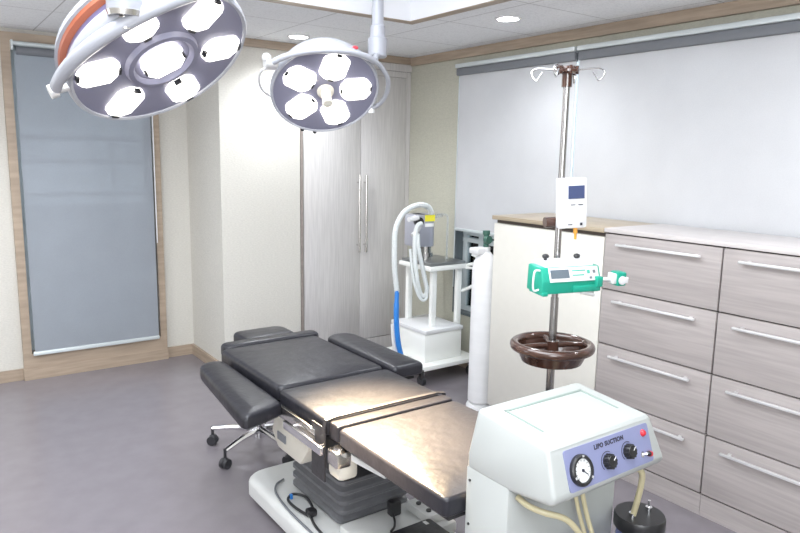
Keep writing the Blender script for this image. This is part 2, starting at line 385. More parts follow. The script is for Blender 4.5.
# ------------------------------------------------------------------ blinds
def blind_left():
    t = T('roller_blind', (1.05, YW-.07, .18), 'plain grey roller blind over the narrow wood framed window', 'blind')
    t.part('fabric', B(.618, 1.492, YW-.068, YW-.064, .205, 2.30), 'blind_grey')
    b = BM(); cyl(b, (.60, YW-.075, 2.345), (1.510, YW-.075, 2.345), .016); box(b, .60, .612, YW-.10, YW-.046, 2.30, 2.365); t.part('top_rail', b, 'railwhite')
    b = BM(); cyl(b, (.63, YW-.075, 2.30), (1.495, YW-.075, 2.30), .028); t.part('fabric_roll', b, 'cassette')
    t.part('bottom_rail', B(.606, 1.495, YW-.08, YW-.052, .182, .210, bev=.006), 'railwhite')
    b = BM(); cyl(b, (1.502, YW-.09, .95), (1.502, YW-.09, 2.33), .0045, seg=8); t.part('bead_chain', b, 'white')
blind_left()
def blind_right(y0, y1, z0, label, zt=2.335):
    t = T('roller_blind', (XW-.04, (y0+y1)/2, z0), label, 'blind', 'pale roller blinds on the wide window')
    t.part('fabric', B(XW-.052, XW-.048, y0+.004, y1-(.025 if y0 > 2 else .004), z0+.02, zt-.03), 'blind_pale')
    t.part('cassette', B(XW-.075, XW-.008, y0+.004, y1-.004, zt-.085, zt-.03, bev=.01), 'cassette')
    t.part('head_rail', B(XW-.085, XW-.005, y0, y1, zt-.03, zt, bev=.006), 'railwhite')
    t.part('bottom_rail', B(XW-.062, XW-.040, y0+.012, y1-.025, z0, z0+.022, bev=.005), 'railwhite')
    b = BM(); ys = y0+.02 if y0 > 2 else y1-.02
    b2 = BM(); cyl(b2, (XW-.046, y1-.012 if y0 > 2 else y1+.008, z0-.45 if y0 > 2 else z0), (XW-.046, y1-.012 if y0 > 2 else y1+.008, zt-.05), .004, seg=8); t.part('guide_rail' if y0 > 2 else 'pull_cord', b2, 'railwhite')
    b.free(); return t
blind_right(2.898, 4.035, 1.085, 'narrower pale grey roller blind hanging behind the drip pole')
blind_right(.61, 2.882, 1.18, 'wide pale grey roller blind hanging above the drawer cabinet', 2.335)

# ------------------------------------------------------------------ downlights
for i, (x, y) in enumerate(DOWN):
    if i not in (0, 1, 3): continue
    lab = {0: 'round glowing ceiling downlight above the drip pole', 1: 'round glowing ceiling downlight behind the smaller surgical lamp', 3: 'round ceiling downlight above the drawer cabinet'}[i]
    t = T('ceiling_downlight', (x, y, ZC), lab, 'light', 'ceiling downlights')
    b = BM(); lathe(b, [(.062, -.001), (.062, -.008), (.075, -.008), (.080, -.001)], Matrix.Translation((x, y, ZC)), close=True); t.part('trim_ring', b, 'white')
    b = BM(); cyl(b, (x, y, ZC-.006), (x, y, ZC-.001), .0615, seg=32); t.part('diffuser', b, 'down')

# ------------------------------------------------------------------ cabinets along the right wall
FX = 2.90
t = T('cream_cabinet', (3.18, 2.62, 0), 'cream panelled cabinet left of the drawers under the tan worktop', 'cabinet')
t.part('body', B(FX+.012, XW-.095, 2.215, 3.03, .0, 1.255), 'cream')
t.part('front_panel', B(FX-.006, FX+.010, 2.212, 3.035, .085, 1.252, bev=.002), 'cream')
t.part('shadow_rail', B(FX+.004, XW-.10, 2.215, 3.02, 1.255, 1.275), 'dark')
t = T('tan_worktop', (3.18, 2.62, 1.275), 'tan brown worktop lying on the cream cabinet', 'worktop')
t.part('slab', B(FX-.02, XW-.085, 2.209, 3.045, 1.2755, 1.300, bev=.003), 'tan_top')
ZT = [1.277, .985, .694, .402, .110]
def drawer_cabinet(y0, y1, label):
    t = T('drawer_cabinet', (3.18, (y0+y1)/2, 0), label, 'cabinet', 'pale ash drawer cabinets')
    t.part('body', B(FX+.016, XW-.095, y0+.002, y1-.002, 0, 1.279), 'drawer')
    t.part('kickboard', B(FX-.002, FX+.014, y0, y1, 0, .104), 'drawer')
    t.part('inner_gap', B(FX+.008, FX+.0155, y0+.004, y1-.004, .10, 1.277), 'dark')
    for zt, zb in zip(ZT, ZT[1:]):
        d = t.part('drawer', B(FX-.010, FX+.008, y0+.003, y1-.003, zb+.0035, zt-.0035, bev=.0015), 'drawer')
        hz = zt-.052; b = BM()
        box(b, FX-.046, FX-.030, y0+.09, y0+.545, hz-.006, hz+.006, bev=.003)
        for yy in (y0+.12, y0+.51): box(b, FX-.034, FX-.0105, yy-.006, yy+.006, hz-.005, hz+.005)
        t.part('handle', b, 'alu', d)
    return t
drawer_cabinet(1.573, 2.207, 'left four drawer cabinet of pale ash, next to the cream cabinet')
drawer_cabinet(.940, 1.571, 'right four drawer cabinet of pale ash, cut by the right picture edge')
t = T('ash_worktop', (3.18, 1.57, 1.281), 'pale grey ash worktop running over both drawer cabinets', 'worktop')
t.part('slab', B(FX-.02, XW-.085, .935, 2.207, 1.2805, 1.303, bev=.003), 'drawer_top')

# ------------------------------------------------------------------ operating table
OT = T('operating_table', (1.46, 2.45, 0), 'black padded operating table with bellows column on a white base', 'operating table')
b = BM(); cushion(b, rrect(1.352, 1.651, 3.265, 3.455, .035, rs=(.06, .045, .02, .02)), .622, .684, .02, .006); OT.part('head_pad', b, 'leather')
b = BM(); cushion(b, rrect(1.205, 1.745, 3.155, 3.245, .03), .628, .694, .022); OT.part('neck_bolster', b, 'leather')
b = BM(); cushion(b, rrect(1.172, 1.712, 2.485, 3.15, .03), .620, .686, .02, .006); OT.part('back_pad', b, 'leather')
b = BM(); cushion(b, rrect(1.168, 1.714, 2.072, 2.475, .02), .618, .680, .014, .003); OT.part('seat_pad', b, 'leather')
b = BM(); cushion(b, rrect(1.168, 1.714, 1.378, 1.988, .02), .618, .680, .012, .003); OT.part('leg_pad', b, 'leather')
b = BM(); box(b, 1.19, 1.69, 1.390, 1.98, .600, .617, bev=.004); OT.part('leg_board', b, 'black')
b = BM(); box(b, 1.19, 1.69, 2.00, 3.14, .598, .617, bev=.004); box(b, 1.38, 1.62, 3.14, 3.43, .60, .62, bev=.004); OT.part('table_board', b, 'black')
# arm pads (rotated a little outwards)
def armpad(name, x0, x1, y0, y1, z, far_r, label):
    b = BM(); cushion(b, rrect(x0, x1, y0, y1, .03, n=8, rs=(far_r, far_r, .018, .018)), z-.060, z, .020, .006)
    return OT.part(name, b, 'leather', label=label)
b = BM(); far = [(1.163, 3.02), (1.160, 3.055), (1.14, 3.08), (1.10, 3.088), (1.06, 3.075), (1.035, 3.045), (1.022, 2.99)]
cushion(b, [(1.138, 2.395), (1.152, 2.415)]+far+[(.957, 2.365), (.963, 2.345), (.975, 2.338)], .590, .655, .022, .006); OT.part('arm_pad', b, 'leather', label='left arm pad')
armpad('arm_pad', 1.728, 1.900, 2.43, 3.105, .690, .075, 'right arm pad')
b = BM(); box(b, 1.01, 1.135, 2.45, 2.75, .577, .590, bev=.004); box(b, 1.05, 1.25, 2.55, 2.62, .575, .60); box(b, 1.05, 1.25, 2.80, 2.87, .575, .60); OT.part('arm_board', b, 'black')
b = BM(); box(b, 1.74, 1.88, 2.48, 3.02, .598, .613, bev=.004); box(b, 1.64, 1.80, 2.60, 2.67, .585, .60); box(b, 1.895, 1.915, 2.45, 2.46, .60, .64); OT.part('arm_board', b, 'black')
# strap over the seat
b = BM()
b = BM(); cushion(b, rrect(1.170, 1.712, 1.991, 2.058, .012), .622, .684, .008); OT.part('joining_strip', b, 'leather')
b = BM()
prof = [(1.158, .45), (1.158, .66), (1.163, .684), (1.20, .689), (1.44, .690), (1.68, .689), (1.718, .684), (1.722, .58)]
def band(b, prof, y0, y1, th, dy=0):
    inn = []; 
    for i, (x, z) in enumerate(prof):
        a = Vector(prof[max(i-1, 0)]); c = Vector(prof[min(i+1, len(prof)-1)]); t_ = (c-a).normalized(); n_ = Vector((-t_.y, t_.x))
        inn.append((x+n_.x*th, z+n_.y*th))
    rows = []
    for i in range(len(prof)):
        x, z = prof[i]; X, Z = inn[i]
        rows.append([b.verts.new(v) for v in ((x, y0, z), (x, y1, z), (X, y1, Z), (X, y0, Z))])
    for a, c in zip(rows, rows[1:]):
        for k in range(4): b.faces.new((a[k], a[(k+1) % 4], c[(k+1) % 4], c[k]))
    b.faces.new(rows[0]); b.faces.new(rows[-1][::-1])
band(b, prof[1:], 2.056, 2.074, .006); band(b, prof[:2], 2.056, 2.155, .006); OT.part('strap', b, 'strap')
# side rails
for xr, s in ((1.150, -1), (1.732, 1)):
    b = BM(); box(b, xr-.006, xr+.006, 2.12, 2.42, .585, .635, bev=.002)
    r = OT.part('side_plate', b, 'steel')
    b = BM(); box(b, xr+s*.030-.007, xr+s*.030+.007, 2.02, 2.32, .578, .610, bev=.002)
    cyl(b, (xr, 2.28, .594), (xr+s*.03, 2.28, .594), .008); cyl(b, (xr, 2.06, .594), (xr+s*.03, 2.06, .594), .008)
    OT.part('side_rail', b, 'chrome')
b = BM(); box(b, 1.140, 1.20, 1.945, 2.015, .545, .605, bev=.006); cyl(b, (1.17, 1.98, .60), (1.17, 1.98, .615), .02); OT.part('hinge_block', b, 'steel')
b = BM(); box(b, 1.155, 1.235, 1.95, 2.04, .490, .585, bev=.016); OT.part('rail_clamp', b, 'ivory', label='ivory clamp block')
b = BM(); prism(b, [(1.93, .60), (1.93, .575), (1.72, .595), (1.72, .605)], 'X', 1.19, 1.23); OT.part('leg_support', b, 'base_white')
# drive housing at the side
b = BM(); prism(b, [(2.54, .48), (2.50, .597), (2.27, .597), (2.21, .58), (2.21, .51), (2.28, .425), (2.48, .425)], 'X', 1.165, 1.36, bev=.01)
hs = OT.part('drive_housing', b, 'ivory', label='ivory housing under the seat')
OT.part('grey_label', B(1.161, 1.1655, 2.40, 2.475, .468, .502), 'cassette', hs)
# column
b = BM(); box(b, 1.24, 1.64, 2.06, 2.62, .42, .60, bev=.01); OT.part('column_head', b, 'black')
b = BM(); bx0, bx1, by0, by1 = 1.335, 1.66, 2.235, 2.66
zs = [.13]; rings = []
N = 7; z0b, z1b = .128, .43
prof = []
for k in range(N):
    h = (z1b-z0b)/N
    za = z0b+k*h
    prof += [(0, za+.002), (-.016, za+h*.30), (-.016, za+h*.62), (.0, za+h*.9)]
for off, z in prof:
    P = rrect(bx0+off*1.0, bx1-off*1.0, by0+off, by1-off, .035, n=5)
    rings.append([b.verts.new((x, y, z)) for x, y in P])
for a, c in zip(rings, rings[1:]):
    for k in range(len(a)): b.faces.new((a[k], a[(k+1) % len(a)], c[(k+1) % len(a)], c[k]))
b.faces.new(rings[0][::-1]); b.faces.new(rings[-1]); OT.part('bellows', b, 'bellows')
# base
b = BM(); poly = rrect(1.185, 1.72, 1.62, 2.92, .09, n=6)
cushion(b, poly, .025, .128, .035); OT.part('base', b, 'base_white')
b = BM(); box(b, 1.30, 1.72, 1.95, 2.20, .12, .165, bev=.012); OT.part('base_step', b, 'base_white')
b = BM(); box(b, 1.60, 1.715, 1.99, 2.15, .16, .20, bev=.004); sp = OT.part('socket_panel', b, 'base_white')
for x, y in ((1.63, 2.03), (1.675, 2.05), (1.63, 2.10)):
    b = BM(); cyl(b, (x, y, .199), (x, y, .206), .011); OT.part('socket', b, 'black', sp)
for x, y in ((1.25, 1.70), (1.65, 1.70), (1.25, 2.83), (1.65, 2.83)):
    b = BM(); cyl(b, (x, y, 0), (x, y, .03), .03); OT.part('foot', b, 'rubber')
# cables on the base
def cable(name, pts, r, label, cat='cable', m='black', **k):
    t = T(name, pts[0], label, cat); b = BM(); tube(b, pts, r, **k); t.part('cord', b, m); return t
ca = cable('black_cable', [(1.250, 2.37, .137), (1.225, 2.45, .15), (1.235, 2.53, .145), (1.275, 2.56, .145), (1.305, 2.50, .15), (1.295, 2.42, .142), (1.262, 2.375, .141), (1.235, 2.27, .137), (1.23, 2.10, .137)], .006, 'black cable coiled in a loop on the white table base')
b = BM(); box(b, 1.245, 1.285, 2.35, 2.392, .134, .165, bev=.008); ca.part('plug', b, 'black')
b = BM(); box(b, 1.252, 1.262, 2.538, 2.552, .135, .156); ca.part('cable_tie', b, 'blue', label='blue cable tie')
cable('grey_cable', [(1.31, 2.73, .135), (1.26, 2.70, .135), (1.222, 2.62, .134), (1.205, 2.45, .132), (1.204, 2.20, .132)], .005, 'thin grey cable lying left of the looped black cable', m='cassette')
cable('plug_cable', [(1.52, 2.13, .215), (1.51, 2.12, .19), (1.50, 2.09, .171), (1.47, 2.05, .171), (1.44, 2.03, .171)], .005, 'short black cable with a fat plug in front of the bellows')
b = BM(); box(b, 1.50, 1.55, 2.11, 2.15, .17, .235, bev=.008); o = obj('mains_plug', b, 'black'); tag(o, 'chunky black plug standing on the base before the bellows', 'plug')
cable('arched_cable', [(1.70, 2.18, .21), (1.69, 2.18, .30), (1.665, 2.20, .345), (1.70, 2.12, .32), (1.71, 2.03, .23), (1.70, 2.0, .204)], .005, 'black cable arching up beside the bellows under the leg pad')
t = T('foot_rest_box', (1.43, 1.80, .128), 'black vinyl covered box lying on the white base below the leg pad', 'box')
b = BM(); cushion(b, rrect(1.26, 1.562, 1.66, 1.94, .012), .1295, .238, .01); t.part('body', b, 'leather')
t.part('white_tab', B(1.515, 1.53, 1.90, 1.925, .2385, .2395), 'white')

# ------------------------------------------------------------------ stool behind the table
t = T('rolling_stool', (1.475, 3.38, 0), 'chrome star based stool on black castors tucked under the left arm pad', 'stool')
hub = Vector((1.475, 3.38, .12))
b = BM(); cyl(b, hub-Vector((0, 0, .045)), hub+Vector((0, 0, .05)), .032); lathe(b, [(.022, .16), (.022, .34), (.014, .34), (.014, .46)], Matrix.Translation((hub.x, hub.y, 0))); t.part('column', b, 'chrome')
b = BM(); cyl(b, (hub.x, hub.y, .455), (hub.x, hub.y, .475), .11); cushion(b, [(hub.x+.165*math.cos(a*math.pi/16), hub.y+.165*math.sin(a*math.pi/16)) for a in range(32)], .475, .54, .02); t.part('seat', b, 'leather')
angs = [135, 207, 279, 351, 63]
for a in angs:
    d = Vector((math.cos(math.radians(a)), math.sin(math.radians(a)), 0)); e = hub+d*.28; e.z = .098
    b = BM(); tube(b, [hub+d*.02, hub+d*.15+Vector((0, 0, -.004)), e], .017, seg=8, rad=lambda q: .021-.009*q); L = t.part('leg', b, 'chrome')
    b = BM(); cyl(b, e-Vector((0, 0, .045)), e+Vector((0, 0, .012)), .008)
    s = Vector((-d.y, d.x, 0)); c = Vector((e.x, e.y, .027))
    for q in (-1, 1): cyl(b, c+s*q*.004, c+s*q*.022, .027, seg=20)
    ball(b, (e.x, e.y, .040), .022); t.part('caster', b, 'rubber', L)

# ------------------------------------------------------------------ surgical lamps
def surgical_lamp(name, c, n, phase, N, ringr, R, hr, hw, label, dome_h, band, handle):
    t = T(name, c, label, 'surgical lamp')
    c = Vector(c); n = Vector(n).normalized(); e1 = n.cross(Vector((0, 1, .1))).normalized(); e2 = n.cross(e1)
    X = Matrix(((e1.x, e2.x, n.x, c.x), (e1.y, e2.y, n.y, c.y), (e1.z, e2.z, n.z, c.z), (0, 0, 0, 1)))   # local z = light direction
    b = BM(); lathe(b, [(0, 0), (R*.94, 0), (R*.955, .006), (0, -.004)], X, 56); face = t.part('face_plate', b, 'lamp_face')
    b = BM(); lathe(b, [(R*.945, .0), (R*.955, .010), (R*.98, .013), (R, .006), (R*1.005, -.014), (R*.975, -.03), (R*.94, -.02)], X, 56, close=True); t.part('rim', b, 'lamp_shell')
    b = BM(); lathe(b, [(R*.97, -.025), (R*.93, -dome_h*.35), (R*.80, -dome_h*.62), (R*.55, -dome_h*.86), (R*.28, -dome_h*.97), (0, -dome_h)], X, 56); t.part('dome', b, 'lamp_dome' if band else 'lamp_shell')
    if band:
        b = BM(); lathe(b, [(R*.96, -dome_h*.48), (R*1.0, -dome_h*.52), (R*.965, -dome_h*.66), (R*.90, -dome_h*.72), (R*.87, -dome_h*.60)], X, 56, close=True); t.part('band', b, 'lamp_shell')
        b = BM(); lathe(b, [(R*.925, -dome_h*.36), (R*.975, -dome_h*.42), (R*.975, -dome_h*.50), (R*.90, -dome_h*.50)], X, 56, close=True); t.part('trim_band', b, 'lamp_ring', label='terracotta red trim band')
    def lens(px, py, ang, hr, hw, z=.004):
        a = .40
        o = [(-hr, -hw*a), (-hr, hw*a), (-hr*.62, hw), (hr*.62, hw), (hr, hw*a), (hr, -hw*a), (hr*.62, -hw), (-hr*.62, -hw)]
        Q = X @ Matrix.Translation((px, py, 0)) @ Matrix.Rotation(ang, 4, 'Z')
        b = BM(); lo = [b.verts.new(Q @ Vector((x, y, z-.003))) for x, y in o]; hi = [b.verts.new(Q @ Vector((x*.94, y*.94, z+.012))) for x, y in o]
        for k in range(8): b.faces.new((lo[k], lo[(k+1) % 8], hi[(k+1) % 8], hi[k]))
        b.faces.new(hi)
        bmesh.ops.bevel(b, geom=[e for e in b.edges if len(e.link_faces) == 2], offset=.006, segments=2, affect='EDGES')
        l = t.part('lens', b, 'bulb')
        for s in (-1, 1):
            b = BM(); box(b, s*hr*.93-.004, s*hr*.93+.004, -.012, .012, z, z+.0145, mtx=Q); t.part('lens_clip', b, 'rubber', l)
    for k in range(N):
        a = phase+2*math.pi*k/N
        lens(ringr*math.cos(a), ringr*math.sin(a), a, hr, hw)
    return t, X, lens
tL, XL, lensL = surgical_lamp('large_surgical_lamp', (.647, 2.163, 1.929), (.282, -.545, -.79), 2.990772, 6, .200, .285, .066, .053,
    'larger round surgical lamp with seven glowing lenses at upper left', .15, True, False)
b = BM(); lathe(b, [(.118, .001), (.112, .016), (.098, .018), (.088, .004)], XL, 40, close=True); tL.part('centre_ring', b, 'lamp_face')
lensL(0, 0, .3, .068, .062, .010)
tS, XS, lensS = surgical_lamp('small_surgical_lamp', (1.677, 2.984, 1.957), (-.229, -.663, -.713), 4.414863, 5, .150, .266, .078, .066,
    'smaller round surgical lamp with five glowing lenses hanging over the table', .21, False, True)
b = BM(); lathe(b, [(.042, .002), (.040, .012), (.026, .018), (.022, .070), (.027, .085), (.022, .095), (0, .097)], XS, 28); tS.part('centre_handle', b, 'ivory')
for X, t in ((XL, tL), (XS, tS)):
    pass
ctrL = Vector((.647, 2.163, 1.929)); ctrS = Vector((1.677, 2.984, 1.957))
# small lamp: yoke arc over the dome, pivots, grip loops, drop arm from the recess
def loc(X, x, y, z): return X @ Vector((x, y, z))
def arc(X, R, a0, a1, zf, n=14, rf=None):
    out = []
    for k in range(n+1):
        t_ = k/n; a = a0+(a1-a0)*t_; out.append(loc(X, R*(rf(t_) if rf else 1)*math.cos(a), R*(rf(t_) if rf else 1)*math.sin(a), zf(t_)))
    return out
def ang_of(X, P):   # angle, in the lamp's own plane, towards a world point
    v = X.inverted() @ Vector(P); return math.atan2(v.y, v.x)
D_ = math.radians; aS1 = D_(180); aS2 = D_(72)
elbow = Vector((1.98, 2.985, 2.158))
b = BM(); pts = arc(XS, .312, aS1, aS2, lambda q: .006+.028*math.sin(math.pi*q), rf=lambda q: 1-.11*math.sin(math.pi*q)-.08*q); tube(b, pts, .015, seg=10, smooth=True, n=3); tube(b, [pts[-1], pts[-1].lerp(elbow, .6), elbow-Vector((0, 0, .005))], .017, seg=10)
tS.part('yoke', b, 'lamp_shell')
b = BM(); p = pts[0]; cyl(b, p-Vector((.03, 0, 0)), p+Vector((.03, 0, 0)), .022); ball(b, p+Vector((-.02, 0, .025)), .022); tS.part('pivot_knob', b, 'alu')
def pl_(r, a, z=0): return loc(XS, r*math.cos(D_(a)), r*math.sin(D_(a)), z)
sg = -1
b = BM(); tube(b, [pl_(.272, 183), pl_(.325, 189), pl_(.327, 199), pl_(.305, 210), pl_(.266, 219)], .006, seg=8); tS.part('grip', b, 'alu')
b = BM(); tube(b, [pts[-1], pl_(.297, 62), pl_(.312, 45), pl_(.310, 28), pl_(.293, 14), pl_(.263, 6)], .012, seg=10); tS.part('grip', b, 'lamp_shell')
b = BM(); q = pl_(.272, 6); cyl(b, q-Vector((0, 0, .02)), q+Vector((0, 0, .02)), .016); tS.part('pivot_knob', b, 'alu')
b = BM(); ball(b, loc(XS, .262*math.cos(aS2-.35*sg), .262*math.sin(aS2-.35*sg), -.035), .011, (1.4, 1, .8)); tS.part('red_mark', b, 'red', label='small red marker')
b = BM()
b.free()
for aa in (280, 294):
    b = BM(); ball(b, pl_(.272, aa, .002), .010); tS.part('black_stop', b, 'black')
ex, ey = elbow.x, elbow.y
b = BM()
lathe(b, [(0, 2.142), (.042, 2.142), (.050, 2.150), (.050, 2.235), (.042, 2.240), (.039, 2.245), (.038, 2.295), (.032, 2.300), (.030, 2.305), (.026, ZR+.0)], Matrix.Translation((ex, ey, 0)), 28)
tS.part('drop_arm', b, 'lamp_shell')
b = BM(); cyl(b, (ex, ey, ZR-.03), (ex, ey, ZR), .10); tS.part('ceiling_mount', b, 'lamp_shell')
# large lamp: yoke arc in front of the dome from the left pivot to the arm above
P1 = (.405, 2.21, 1.87)
pts = arc(XL, .322, D_(180), D_(40), lambda q: .030*math.sin(math.pi*q), n=22, rf=lambda q: 1-.17*math.sin(math.pi*q))
b = BM(); tube(b, pts, .021, seg=12, n=3, rad=lambda q: .015+.004*math.sin(math.pi*q), flat=1.1)
tL.part('yoke', b, 'lamp_shell')
b = BM(); q = pts[0]; rd = (q-ctrL).normalized(); cyl(b, q-rd*.04, q+rd*.01, .012); cyl(b, q-rd*.008, q+rd*.014, .020); tL.part('pivot_knob', b, 'alu')
top = Vector((.70, 2.10, 0))
b = BM(); k0 = pts[10]
kx, ky, kz = k0.x+.0, k0.y+.0, k0.z+.035
lathe(b, [(.0, kz-.012), (.040, kz-.010), (.045, kz), (.045, kz+.08), (.035, kz+.09), (.03, kz+.1), (.03, ZR)], Matrix.Translation((kx, ky, 0)), 28); tL.part('drop_arm', b, 'lamp_shell')
b = BM(); lathe(b, [(.030, kz-.018), (.043, kz-.018), (.047, kz-.004), (.030, kz-.004)], Matrix.Translation((kx, ky, 0)), 28, close=True); cyl(b, (kx, ky, kz-.05), (kx, ky, kz), .016); tL.part('swivel_collar', b, 'steel')
b = BM(); cyl(b, (kx, ky, ZR-.03), (kx, ky, ZR), .10); tL.part('ceiling_mount', b, 'lamp_shell')
# the beams
def beam(X, c, power, ang, col, aim):
    n = Vector((X[0][2], X[1][2], X[2][2])); p = Vector(c)+n*.05
    light('surgical_beam', 'SPOT', p, power, col, aim=aim, spot_size=ang, spot_blend=.9, shadow_soft_size=.12)
beam(XS, ctrS, 820, .54, (1, .765, .49), (1.38, 1.93, .68)); beam(XL, ctrL, 400, .46, (1, .765, .49), (1.24, 1.78, .68))

# ------------------------------------------------------------------ IV stand and what hangs on it
PX, PY = 1.985, 1.73
t = T('drip_stand', (PX, PY, 0), 'tall steel drip pole with hooks carrying the green pump', 'drip stand')
b = BM(); cyl(b, (PX, PY, .09), (PX, PY, 1.12), .0155); cyl(b, (PX, PY, 1.12), (PX, PY, 1.94), .0125); t.part('pole', b, 'pole')
b = BM(); cyl(b, (PX, PY, 1.91), (PX, PY, 1.965), .019); lathe(b, [(0, 1.958), (.03, 1.958), (.042, 1.963), (.042, 1.972), (.032, 1.976), (.028, 1.984), (.0, 1.986)], Matrix.Translation((PX, PY, 0)), 24)
for k in range(6):
    a = k*math.pi/3; cyl(b, (PX+.035*math.cos(a), PY+.035*math.sin(a), 1.955), (PX+.035*math.cos(a), PY+.035*math.sin(a), 1.985), .006, seg=8)
t.part('hook_hub', b, 'brown', label='dark brown hub')
d_r = Vector((cy, -sy, 0)); d_f = Vector((sy, cy, 0))
for a in (355, 63, 155, 237):
    d = d_r*math.cos(math.radians(a))+d_f*math.sin(math.radians(a)); s = Vector((-d.y, d.x, 0))
    o_ = Vector((PX, PY, 1.972)); e = o_+d*.118
    b = BM(); tube(b, [o_+d*.03, o_+d*.09+Vector((0, 0, .006)), e+Vector((0, 0, .006)), e+d*.016+Vector((0, 0, -.006)), e+d*.010+Vector((0, 0, -.024)), e-d*.004+Vector((0, 0, -.036)), e-d*.014+Vector((0, 0, -.022)), e-d*.026+Vector((0, 0, -.006))], .0036, seg=8); t.part('hook', b, 'chrome')
b = BM(); cyl(b, (PX, PY, .07), (PX, PY, .13), .03)
t.part('base_hub', b, 'chrome')
for k in range(5):
    a = math.radians(72*k+36); d = Vector((math.cos(a), math.sin(a), 0)); c = Vector((PX, PY, .1))
    b = BM(); tube(b, [c, c+d*.13, c+d*.225+Vector((0, 0, -.025))], .014, seg=8); l = t.part('leg', b, 'chrome')
    b = BM(); e = c+d*.225; s = Vector((-d.y, d.x, 0)); cyl(b, Vector((e.x, e.y, .027))-s*.012, Vector((e.x, e.y, .027))+s*.012, .027); cyl(b, (e.x, e.y, .03), (e.x, e.y, .075), .006); t.part('caster', b, 'rubber', l)
# brown ring basin
zc = .928; RB = .146
t = T('ring_basin', (PX, PY, zc), 'glossy dark brown ring shaped basin around the drip pole', 'basin')
b = BM(); tube(b, [(PX+RB*math.cos(2*math.pi*k/48), PY+RB*math.sin(2*math.pi*k/48), zc) for k in range(48)], .0185, seg=14, smooth=False, closed=True); t.part('rim', b, 'brown')
b = BM(); lathe(b, [(RB-.008, zc-.012), (RB-.022, zc-.045), (RB-.030, zc-.062), (.0, zc-.064), (.0, zc-.056), (RB-.04, zc-.054), (RB-.03, zc-.04), (RB-.018, zc-.006)], Matrix.Translation((PX, PY, 0)), 48); t.part('bowl', b, 'brown')
b = BM()
dd = (d_r*.97+d_f*.25).normalized()
for s in (1, -1): tube(b, [(PX, PY, zc), Vector((PX, PY, zc+.002))+dd*s*.07, Vector((PX, PY, zc-.002))+dd*s*(RB-.01)], .011, seg=10)
tube(b, [(PX, PY, zc), Vector((PX, PY, zc))+d_f*.14], .011, seg=10)
cyl(b, (PX, PY, zc-.02), (PX, PY, zc+.02), .026); t.part('cross_arm', b, 'brown')
# syringe pump: local frame x right, y away, z up
def local(t, X, name, bm, m, parent=None, label=None):
    bmesh.ops.transform(bm, matrix=X, verts=bm.verts); return t.part(name, bm, m, parent, label)
YP = math.radians(-14)
P = Matrix.Translation((PX-.050, PY-.085, 1.168)) @ Matrix.Rotation(YP, 4, 'Z') @ Matrix.Rotation(math.radians(3), 4, 'X') @ Matrix.Scale(.77, 4)
Pl = P.inverted() @ Vector((PX, PY, 1.24))
t = T('syringe_pump', (PX-.050, PY-.085, 1.155), 'green and white syringe pump clamped to the drip pole', 'pump')
b = BM(); prism(b, [(.075, .0), (.075, .125), (-.035, .125), (-.062, .062), (-.062, .0)], 'X', -.165, .165, bev=.008); body = local(t, P, 'body', b, 'green')
b = BM(); prism(b, [(.070, .122), (.070, .146), (-.020, .146), (-.032, .122)], 'X', -.140, .135, bev=.005); local(t, P, 'top_cover', b, 'white')
b = BM(); prism(b, [(-.0375, .123), (-.0655, .060), (-.0685, .060), (-.0410, .123)], 'X', -.128, .150, bev=.001); fp = local(t, P, 'face_panel', b, 'white')
def onface(bm, x0, x1, s0, s1, th=.002):   # s along the sloped face from bottom 0 to top 1
    A_ = Vector((0, -.0685, .060)); C_ = Vector((0, -.0410, .123)); n_ = Vector((0, -.92, .40)).normalized()
    vs = []
    for (x, s) in ((x0, s0), (x1, s0), (x1, s1), (x0, s1)):
        p = A_.lerp(C_, s); p.x = x; vs.append(p)
    lo = [bm.verts.new(v) for v in vs]; hi = [bm.verts.new(v+n_*th) for v in vs]
    for k in range(4): bm.faces.new((lo[k], lo[(k+1) % 4], hi[(k+1) % 4], hi[k]))
    bm.faces.new(hi); bm.faces.new(lo[::-1])
b = BM(); onface(b, -.120, -.018, .25, .85); local(t, P, 'display', b, 'lcd', fp)
b = BM(); onface(b, .0, .075, .70, .78); onface(b, .0, .065, .38, .46); onface(b, .085, .10, .5, .75); local(t, P, 'key_strip', b, 'green_l', fp)
b = BM(); onface(b, .118, .132, .52, .74); onface(b, .095, .108, .12, .28); local(t, P, 'button', b, 'cassette', fp)
b = BM(); box(b, .0, .155, -.078, -.055, .006, .038, bev=.006); box(b, .125, .160, -.085, .0, .028, .078, bev=.006); local(t, P, 'syringe_cradle', b, 'green')
b = BM(); box(b, -.165, -.135, -.07, .05, -.006, .012, bev=.004); local(t, P, 'rubber_foot', b, 'green')
b = BM(); tube(b, [(-.160, -.03, .110), (-.188, -.03, .112), (-.196, -.03, .09), (-.196, -.03, .035), (-.186, -.03, .015), (-.160, -.03, .02)], .005, seg=8); local(t, P, 'carry_handle', b, 'white')
b = BM(); cyl(b, (.165, -.035, .055), (.245, -.035, .055), .007); cyl(b, (.19, -.035, .05), (.245, -.035, .05), .010); local(t, P, 'plunger_rod', b, 'alu')
b = BM(); box(b, .238, .262, -.06, -.012, .030, .082, bev=.006); local(t, P, 'plunger_collar', b, 'white')
b = BM(); box(b, .258, .312, -.068, -.004, .020, .088, bev=.008); local(t, P, 'plunger_head', b, 'green')
b = BM(); cyl(b, (.285, -.074, .050), (.285, -.060, .050), .021, seg=20); box(b, .275, .318, -.076, -.05, .035, .066, bev=.004); local(t, P, 'plunger_cap', b, 'white')
b = BM(); cyl(b, (.06, -.05, .003), (.13, -.055, -.012), .012); cyl(b, (.125, -.055, -.01), (.135, -.055, -.02), .009); local(t, P, 'syringe_holder', b, 'white')
b = BM(); box(b, Pl.x-.035, Pl.x+.035, .055, Pl.y+.035, .05, .095, bev=.006); local(t, P, 'pole_clamp', b, 'black')
